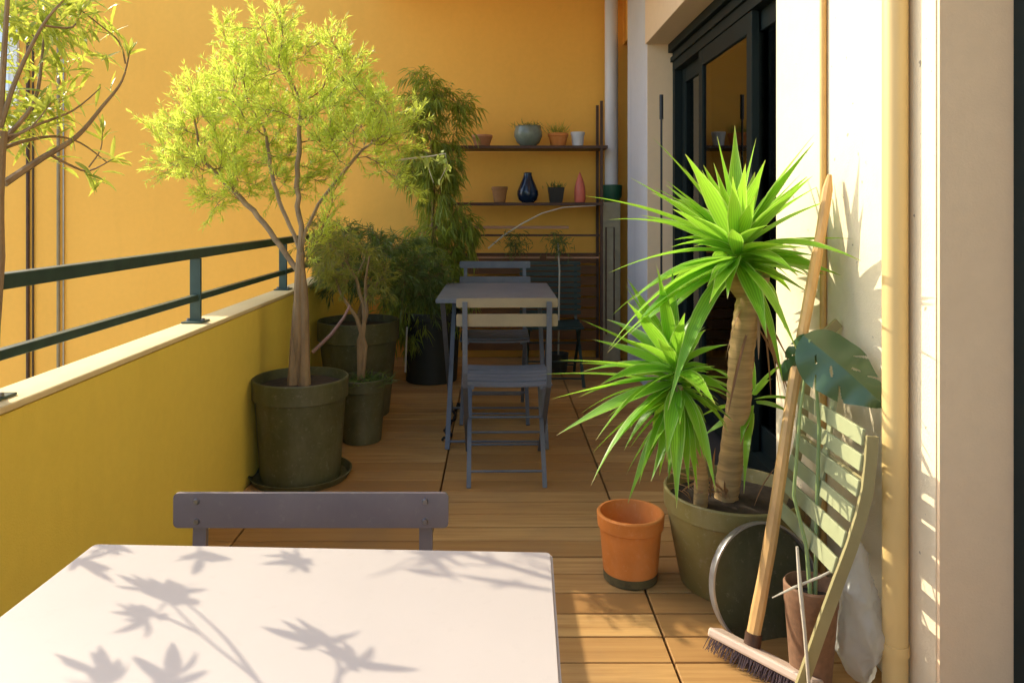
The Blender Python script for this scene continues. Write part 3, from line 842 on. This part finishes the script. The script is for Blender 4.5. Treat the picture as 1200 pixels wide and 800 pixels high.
for i in range(9):
    z = .06+i*.083
    MB().box(sx0+.022, sx1-.022, sy1-.035, sy1-.017, z, z+.066, bev=.002).build('slat', M_slatwood, sh, xf=mo)
MB().box(-.27, sx1-.022, sy0+.022, sy0+.045, .80, .812).build('rail', M_shelf, sh, xf=mo)
o = MB().bar([(.745, 5.40, 1.93), (.772, 5.40, 1.50), (.772, 5.42, 1.62)], .001, .001, (1, 0, 0))
o.bm.free()

YS = 5.56
def shelf_pos(px, z): return Vector(((px-VX)*YS/F, YS, z))
Z1 = 1.6035; Z2 = 1.1855
s = shelf_pos(565, Z1); pot('shelf_pot', 'squat pale terracotta pot at the left end of the top shelf', 'pot', s, .080, .085, .055, M_terra2, rim=.022, rimout=.006, group='pots on the shelves', n=28)
s = shelf_pos(619, Z1); t = thing('glazed_bowl', 'round celadon green glazed bowl with sprigs on the top shelf', 'bowl', s)
MB().lathe([(0, 0), (.05, 0), (.085, .03), (.105, .075), (.105, .11), (.093, .145), (.096, .152), (.088, .150), (.085, .142), (.09, .11), (.05, .05), (0, .05)], 0, 0, 32).build('bowl', M_celadon, t, True)
MB().lathe([(0, .135), (.05, .133), (.088, .128)], 0, 0, 20).build('soil', M_soil, t, True)
tuft(t, 'sprigs', (0, 0, .13), .09, 120, .09, .005, L_dark, .7, .6)
s = shelf_pos(654, Z1); t = pot('shelf_pot', 'orange terracotta pot with wispy grass on the top shelf', 'pot', s, .078, .098, .055, M_terra, rim=.025, rimout=.006, group='pots on the shelves', n=28)
tuft(t, 'grass', (0, 0, .08), .06, 110, .15, .0035, L_bamboo, 1, .5)
s = shelf_pos(677, Z1); pot('shelf_pot', 'small white pot at the right end of the top shelf', 'pot', s, .053, .108, .040, M_whiteglaze, rim=.022, rimout=.004, group='pots on the shelves', n=28)
s = shelf_pos(585.5, Z2); pot('shelf_pot', 'tan terracotta pot at the left end of the second shelf', 'pot', s, .061, .118, .043, M_terra3, rim=.028, rimout=.005, group='pots on the shelves', n=28)
s = shelf_pos(618.5, Z2)
o = MB().lathe([(0, 0), (.045, 0), (.068, .02), (.080, .055), (.078, .085), (.060, .130), (.040, .175), (.030, .205), (.031, .222), (.020, .226), (.014, .21), (0, .2)], 0, 0, 36).build('vase', M_blue, None, True)
o.location = s; tag(o, 'midnight blue pear-shaped vase on the second shelf', 'vase')
s = shelf_pos(651.5, Z2); t = thing('square_pot', 'black square tapered pot with small plant on the second shelf', 'pot', s)
m = MB()
b0 = [m.bm.verts.new((x*.045, y*.045, 0)) for x, y in ((-1, -1), (1, -1), (1, 1), (-1, 1))]
b1 = [m.bm.verts.new((x*.060, y*.060, .112)) for x, y in ((-1, -1), (1, -1), (1, 1), (-1, 1))]
b2 = [m.bm.verts.new((x*.054, y*.054, .112)) for x, y in ((-1, -1), (1, -1), (1, 1), (-1, 1))]
b3 = [m.bm.verts.new((x*.050, y*.050, .095)) for x, y in ((-1, -1), (1, -1), (1, 1), (-1, 1))]
m.bm.faces.new(b0); m.bm.faces.new(b3)
for a, b in ((b0, b1), (b1, b2), (b2, b3)):
    for k in range(4): m.bm.faces.new((a[k], a[(k+1) % 4], b[(k+1) % 4], b[k]))
m.build('pot', M_black, t); tuft(t, 'plant', (0, 0, .095), .05, 60, .085, .006, L_dark, .8, .6)
s = shelf_pos(679.5, Z2)
o = MB().lathe([(0, 0), (.038, 0), (.042, .01), (.043, .07), (.040, .11), (.028, .16), (.012, .205), (.003, .226), (0, .228)], 0, 0, 24).build('coral_ornament', M_coral, None, True)
o.location = s; tag(o, 'coral pink pointed ceramic ornament on the second shelf', 'ornament')
# two small round-headed plants below the second shelf
for px, lab in ((604, 'left of the two small bushy plants hanging below the second shelf'), (654, 'right of the two small bushy plants below the second shelf, on a thin stem')):
    base_z = .30 if px == 654 else .80
    c = at(px, 285, 5.2); t = thing('small_plant', lab, 'plant', (c.x, 5.2, .0 if px == 654 else .80), 'small bushy plants by the shelves')
    lo = Vector(t.location)
    MB().tube([Vector((c.x, 5.2, 0 if px == 654 else .80))-lo, Vector((c.x+.01, 5.2, .7))-lo if px == 654 else Vector((c.x, 5.2, .86))-lo, c-lo], .006, 6).build('stem', M_palecane if px == 654 else M_twig, t, True)
    base = [np.array(c-lo)+np.random.normal(0, .04, 3) for _ in range(260)]
    V, Fc = blades(base, [np.random.normal(0, 1, 3)+np.array([0, 0, -.3]) for _ in base], [random.uniform(.03, .07) for _ in base], [.006]*len(base), .5)
    raw('leaves', V, Fc, L_dark, t)
    if px == 604:
        pass
    else:
        MB().lathe([(0, 0), (.06, 0), (.075, .13), (.07, .13), (.06, .11), (0, .11)]).build('pot', M_darkpot, t, True)

# dark cord on the floor left of the middle chair
pts = [at(538, 466, 4.3), at(534, 480, 4.15), at(530, 495, 3.95), at(522, 508, 3.76), at(527, 516, 3.68), at(518, 519, 3.62)]
pts = [Vector((p.x, 983.1/((VY+983.1/p.y)-VY), .008)) for p in pts]
Q = []
for i in range(len(pts)-1):
    for k in range(6):
        q = pts[i].lerp(pts[i+1], k/6); Q.append(q+Vector((random.gauss(0, .008), random.gauss(0, .01), random.uniform(0, .008))))
o = MB().tube(Q, .007, 6).build('cord', M_cord, None, True); tag(move(o, Q[0]), 'dark tangled cord lying on the deck left of the khaki-backed chair', 'cord')

# ------------------------------------------------------------------ yucca
pc = Vector((.715, 2.26, 0))
yu = pot('potted_yucca', 'large two-headed yucca with spiky leaves in a faded olive pot by the wall', 'plant', pc, .205, .285, .155, M_olive2, rim=.06, rimout=.008)
def yw(u): return (.55+.45*math.sin(math.pi*min(1, u*1.25)))*(1-u**3.2) if u > .0 else .5
def yucca_head(c, n, Lr, W, axis, name, up0=-.35, seed=1, clump=.03, rx=1):
    rs = random.Random(seed); V = []; Fc = []; UV = []; ax = Vector(axis).normalized()
    a1 = ax.orthogonal().normalized(); a2 = ax.cross(a1)
    for k in range(n):
        u = k/n
        el = math.asin(max(-.98, min(.99, up0+(1-up0)*(u**.85)))) + rs.gauss(0, .17)
        an = k*2.399963+rs.gauss(0, .4)
        d = ax*math.sin(el)+(a1*math.cos(an)+a2*math.sin(an))*math.cos(el)
        p = Vector(c)+ax*(clump*(u*2-1))+d*.012
        L = rs.uniform(*Lr)*(.8+.3*math.cos(el))*rs.choice((1, 1, 1, .7))
        if rx < 1 and d.x > .15: L *= rx
        # keep the leaves out of the wall
        reach = p.x+pc.x+d.x*L
        if reach > .93: 
            s_ = max(.35, (.93-(p.x+pc.x))/(d.x*L)) ; L *= s_
        longleaf(V, Fc, UV, p, d, L, W*rs.uniform(.8, 1.15), rs.uniform(.25, 1.15)*(1.15-.85*u), 9, .32, rs.uniform(-.5, .5), yw)
    raw(name, V, Fc, L_yucca, yu, True, UV)
trunk = [(852, 612, 2.26), (851, 580, 2.26), (858, 530, 2.255), (866, 470, 2.25), (868, 420, 2.24), (874, 375, 2.22), (882, 335, 2.21), (886, 318, 2.2)]
Q = []; RR = []
for i in range(len(trunk)-1):
    a = at(*trunk[i]); b = at(*trunk[i+1])
    for k in range(8):
        u = k/8; Q.append(a.lerp(b, u)-pc); RR.append(.036+.004*(1 if k % 2 else -1)*.25+random.uniform(-.0008, .0008)+.002*max(0, (i+u-4)))
Q[0].z -= .05
MB().tube(Q, RR, 18).build('trunk', M_yuccabark, yu, True)
# lopped stub beside the crown
MB().tube([at(876, 352, 2.215)-pc, at(862, 332, 2.21)-pc, at(852, 322, 2.2)-pc, at(850, 312, 2.2)-pc], [.022, .026, .028, .024], 12).build('stub', M_yuccabark, yu, True)
MB().tube([at(820, 606, 2.22)-pc-Vector((0, 0, .03)), at(822, 560, 2.19)-pc, at(815, 510, 2.16)-pc, at(793, 455, 2.13)-pc], [.020, .021, .019, .017], 12).build('trunk', M_yuccabark, yu, True)
yucca_head(at(864, 300, 2.19)-pc, 84, (.27, .47), .054, (-.12, -.10, 1), 'crown', -.35, 5)
yucca_head(at(792, 445, 2.14)-pc, 78, (.22, .35), .046, (-.20, -.1, 1), 'crown', -.9, 9, .06, .55)
yucca_head(at(796, 475, 2.14)-pc, 26, (.16, .30), .036, (-.15, -.2, -1), 'crown', .05, 21, .05, .5)
yucca_head(at(882, 470, 2.30)-pc, 12, (.15, .26), .032, (.1, .1, 1), 'crown', -.6, 13, .03)
V = []; Fc = []; UV = []
for k in range(34):
    if k < 18: p = Vector((random.gauss(-.04, .07), random.gauss(-.02, .05), .27)); d = (random.gauss(0, .5), random.gauss(-.2, .4), random.uniform(.3, 1.2)); L = random.uniform(.08, .2)
    else: p = at(random.uniform(872, 895), random.uniform(330, 380), 2.2)-pc; d = (random.gauss(.1, .5), random.gauss(0, .4), -1); L = random.uniform(.12, .3)
    longleaf(V, Fc, UV, p, d, L, .009, .8, 6, .5, random.uniform(-1, 1))
raw('dry_leaves', V, Fc, L_dry, yu, True, UV)

# --- terracotta pot
tp_ = thing('terracotta_pot', 'bright orange terracotta pot, empty, with a mossy foot beside the yucca', 'pot', (.409, 2.285, 0))
MB().lathe([(0, .0), (.078, .0), (.082, .003), (.083, .028), (.0835, .0285)], 0, 0, 48).build('mossy_base', M_stain, tp_, True)
MB().lathe([(.083, .0287), (.094, .158), (.100, .162), (.103, .200), (.100, .204), (.093, .204), (.091, .198), (.076, .02), (0, .02)], 0, 0, 48).build('body', M_terra, tp_, True)

# --- round tray leaning on the yucca pot
tr = thing('round_tray', 'round dark olive tray with a pale metal rim leaning on the yucca pot', 'tray', (.70, 1.985, 0))
n_ = Vector((.28, -1, .22)).normalized()
q = Vector((0, 0, 1)).rotation_difference(n_).to_matrix().to_4x4()
cen = at(894, 684, 1.985)-Vector((.70, 1.985, 0))
xf = Matrix.Translation(cen) @ q
MB().lathe([(0, 0), (.148, 0), (.150, .002), (.150, .0035), (.0, .0035)], 0, 0, 64).build('face', M_tinface, tr, True, xf)
MB().lathe([(.1502, -.010), (.156, -.010), (.159, .012), (.158, .016), (.153, .016), (.1502, .0)], 0, 0, 64).build('rim', M_tin, tr, True, xf)

# --- broom
bt = at(972, 205, 2.055); bb = Vector((.630, 1.84, .05))
brm = thing('broom', 'push broom with rough wooden handle leaning against the cream wall', 'broom', (.628, 1.86, 0))
bo = Vector((.628, 1.86, 0)); Q = []; RR = []
for i in range(30):
    u = i/29; p = bb.lerp(bt, u)+Vector((.004*math.sin(u*9), .003*math.cos(u*7), 0)); Q.append(p-bo); RR.append((.0175-.0045*u)*random.uniform(.95, 1.06) if i < 29 else .006)
MB().tube(Q, RR, 9).build('handle', M_handle, brm, True)
hd = Vector((.62, -.78, 0)).normalized(); hn = Vector((-.78, -.62, 0)).normalized()
c0 = Vector((.645, 1.805, .044))-bo
m = MB(); m.box(-.14, .14, -.030, .030, -.011, .011, bev=.006)
rot = Matrix.Identity(4)
rot.col[0][:3] = hd; rot.col[1][:3] = -hn; rot.col[2][:3] = (0, 0, 1)
tilt = Matrix.Rotation(R(-22), 4, 'X')
m.build('head', M_broomhead, brm, False, Matrix.Translation(c0) @ rot @ tilt)
m = MB()
for i in range(46):
    for j in range(5):
        x = -.134+i*.0059; y = -.024+j*.012
        dx = random.gauss(0, .006)
        m.tube([(x, y, -.009), (x+dx*.4, y-.004, -.022), (x+dx, y-.010+random.gauss(0, .003), -.042)], [.0014, .0012, .0007], 3, cap=False)
m.build('bristles', M_bristle, brm, False, Matrix.Translation(c0) @ rot @ tilt)
m = MB(); m.tube([bb-bo-Vector((.0, 0, .004)), bb.lerp(bt, .025)-bo], .0205, 14); m.build('socket', M_shelf, brm, True)

# --- brown pot with monstera
pc6 = Vector((.745, 1.765, 0))
mon = pot('potted_monstera', 'monstera with one large split dark green leaf in a narrow brown pot', 'plant', pc6, .062, .245, .045, M_brownpot, rim=.05, rimout=.003, soilz=.21)
def monstera(base, tip, width, nrm, name):
    """heart-shaped split leaf with notches, from petiole joint to tip"""
    base = Vector(base); tip = Vector(tip); ax = (tip-base); Ln = ax.length; ax.normalize()
    nr = Vector(nrm); nr = (nr-ax*nr.dot(ax)).normalized(); sd = ax.cross(nr)
    m = MB(); NU, NV = 90, 70
    def wid(u): return (math.sin(math.pi*min(1, max(0, u))**.72)**.62)*(1-.25*u)
    def P(u, v):
        w = wid(u)*width/2; back = -.10*Ln*(abs(v)**1.5)*(1-u)*(u < .5)*(1-2*u)
        return base+ax*(u*Ln+back+abs(v)*.02*Ln)+sd*(v*w)+nr*(-abs(v)*w*.42-.16*Ln*u*u+.006*math.sin(u*17)*abs(v))
    def cut(u, v):
        s_ = 1 if v > 0 else -1; v = abs(v)
        for (side, u0, v0, v1, wd) in ((1, .30, .62, 1.1, .020), (1, .55, .50, 1.1, .026), (-1, .44, .60, 1.1, .020), (-1, .68, .55, 1.1, .022)):
            if s_ == side and v > v0:
                c = u0+.22*(v-v0)
                if abs(u-c) < wd*(.25+1.6*(v-v0)): return True
        for (side, uc, vc, ru, rv) in ((1, .40, .30, .022, .13), (-1, .56, .32, .020, .12), (1, .20, .34, .018, .10)):
            if s_ == side and ((u-uc-.3*(v-vc))/ru)**2+((v-vc)/rv)**2 < 1: return True
        return False
    grid = [[None]*(NV+1) for _ in range(NU+1)]
    for i in range(NU+1):
        for j in range(NV+1): grid[i][j] = m.bm.verts.new(P(i/NU, -1+2*j/NV))
    for i in range(NU):
        for j in range(NV):
            if not cut((i+.5)/NU, -1+2*(j+.5)/NV): m.bm.faces.new((grid[i][j], grid[i+1][j], grid[i+1][j+1], grid[i][j+1]))
    bmesh.ops.delete(m.bm, geom=[v for v in m.bm.verts if not v.link_faces], context='VERTS')
    bmesh.ops.remove_doubles(m.bm, verts=m.bm.verts, dist=.0001)
    o = m.build(name, L_monstera, mon, True)
    return o
o6 = pc6
monstera(at(948, 398, 1.86)-o6, at(1037, 468, 1.735)-o6, .175, (-.5, -.6, .75), 'leaf')
monstera(at(950, 400, 1.88)-o6, at(908, 450, 2.0)-o6, .085, (-.3, -.8, .4), 'leaf')
m = MB()
m.tube([Vector((0, 0, .20)), at(945, 640, 1.80)-o6, at(930, 580, 1.83)-o6, at(938, 480, 1.86)-o6, at(949, 398, 1.86)-o6], [.006, .005, .0045, .004, .003], 8)
m.tube([Vector((.01, 0, .20)), at(957, 600, 1.84)-o6, at(960, 500, 1.86)-o6, at(955, 430, 1.88)-o6, at(950, 402, 1.88)-o6], [.005, .005, .0045, .004, .003], 8)
m.build('stem', L_stem, mon, True)
# loose dry stems in the brown pot
m = MB()
m.tube([at(905, 700, 1.72), at(930, 688, 1.72), at(960, 676, 1.72), at(988, 662, 1.74)], [.0015, .003, .003, .0025], 6)
m.tube([at(948, 802, 1.66), at(943, 740, 1.67), at(938, 690, 1.69), at(934, 640, 1.71)], [.004, .004, .005, .003], 6)
o = m.build('dry_stalks', M_palecane, None, True); tag(move(o, at(948, 802, 1.66)), 'bleached dry stalks propped across the brown pot', 'stalks')

# --- sage green slatted chair folded against the wall
sc = thing('slatted_chair', 'folded sage green slatted chair with curved olive side bars leaning on the cream wall', 'chair', (.80, 1.92, 0))
so = Vector((.80, 1.92, 0))
prof = [(.665, .0), (.700, .10), (.735, .20), (.768, .29), (.798, .37), (.820, .44), (.834, .50), (.841, .56), (.845, .62), (.852, .68), (.870, .74), (.905, .79), (.940, .82)]
for Y in (1.675, 2.045):
    MB().bar([Vector((x, Y, z))-so for x, z in (prof if Y > 1.8 else prof[:9])], .010, .026, (0, 1, 0)).build('side_bar', M_barpaint, sc)
def profx(z):
    for (x0, z0), (x1, z1) in zip(prof[:-1], prof[1:]):
        if z0 <= z <= z1: return x0+(x1-x0)*(z-z0)/(z1-z0)
for i in range(6):
    z = .325+i*.058; x = profx(z)-.016
    MB().box(x-.004-so.x, x+.004-so.x, 1.681-so.y, 2.039-so.y, z-.019, z+.019, bev=.002, rot=Matrix.Rotation(R(16-i*2), 3, 'Y')).build('slat', M_slatchair, sc)
MB().box(profx(.5)-.012-so.x, profx(.5)-.006-so.x, 1.86-so.y, 1.885-so.y, .30, .70, rot=Matrix.Rotation(R(9), 3, 'Y')).build('cross_bar', M_slatchair, sc)
MB().tube([Vector((.836, 1.675, .51))-so, Vector((.836, 2.045, .51))-so], .007, 8).build('stretcher', M_barpaint, sc, True)

# --- plastic bag by the wall
bm = bmesh.new(); bmesh.ops.create_icosphere(bm, subdivisions=5, radius=1)
from mathutils import noise as mn
for v in bm.verts:
    p = v.co.copy(); u = (p.z+1)/2
    wx = .055*(1.05-.75*u**1.2); wy = .095*(1.05-.80*u**1.1)
    q = Vector((p.x*wx, p.y*wy, u*.34))
    k = mn.noise(Vector((q.x*16, q.y*16, q.z*9)))*.026
    rg = 1-abs(mn.noise(Vector((q.x*22+3, q.y*22, q.z*14))))*2; k += .012*max(0, rg)**3
    rg = 1-abs(mn.noise(Vector((q.x*45, q.y*45+7, q.z*30))))*2; k += .006*max(0, rg)**3
    nrm = Vector((p.x, p.y, p.z*.2)); q += nrm*k
    q.z = max(.002, q.z); v.co = q
me = bpy.data.meshes.new('plastic_bag'); bm.to_mesh(me); bm.free(); me.materials.append(M_bag)
me.polygons.foreach_set('use_smooth', [True]*len(me.polygons))
o = bpy.data.objects.new('plastic_bag', me); COL.objects.link(o); o.location = (.868, 1.79, 0)
tag(o, 'crumpled translucent white plastic bag standing at the foot of the wall', 'bag')

# ------------------------------------------------------------------ light, sky, camera
Ldir = SUNV.normalized()
el = math.asin(-Ldir.z); az = math.atan2(-Ldir.x, -Ldir.y)   # towards the sun, clockwise from +Y
w = bpy.data.worlds.new('World'); scene.world = w; w.use_nodes = True
t = w.node_tree; bg = t.nodes['Background']
sky = t.nodes.new('ShaderNodeTexSky'); sky.sky_type = 'NISHITA'; sky.sun_disc = False
sky.sun_elevation = el; sky.sun_rotation = az; sky.dust_density = 2.0; sky.air_density = 1.0; sky.ozone_density = 1.0
t.links.new(sky.outputs[0], bg.inputs[0]); bg.inputs[1].default_value = .15
sd = bpy.data.lights.new('Sun', 'SUN'); sd.energy = 2.0; sd.angle = R(.3); sd.color = (1, .90, .72)
s_ = bpy.data.objects.new('Sun', sd); COL.objects.link(s_); s_.rotation_euler = Ldir.to_track_quat('-Z', 'Y').to_euler(); s_.location = (-5, 5, 6)
cd = bpy.data.cameras.new('Camera'); cam = bpy.data.objects.new('Camera', cd); COL.objects.link(cam)
cam.location = (0, 0, H); cam.rotation_euler = (R(90), 0, 0)
cd.sensor_width = 36; cd.sensor_fit = 'HORIZONTAL'; cd.lens = F/1200*36
cd.shift_x = (600-VX)/1200; cd.shift_y = -(400-VY)/1200
cd.clip_start = .02; cd.clip_end = 300
scene.camera = cam
scene.render.engine = 'CYCLES'
scene.view_settings.view_transform = 'Standard'; scene.view_settings.look = 'None'
scene.view_settings.exposure = 1.66; scene.view_settings.gamma = 1
scene.cycles.max_bounces = 10; scene.cycles.diffuse_bounces = 6; scene.cycles.transparent_max_bounces = 12
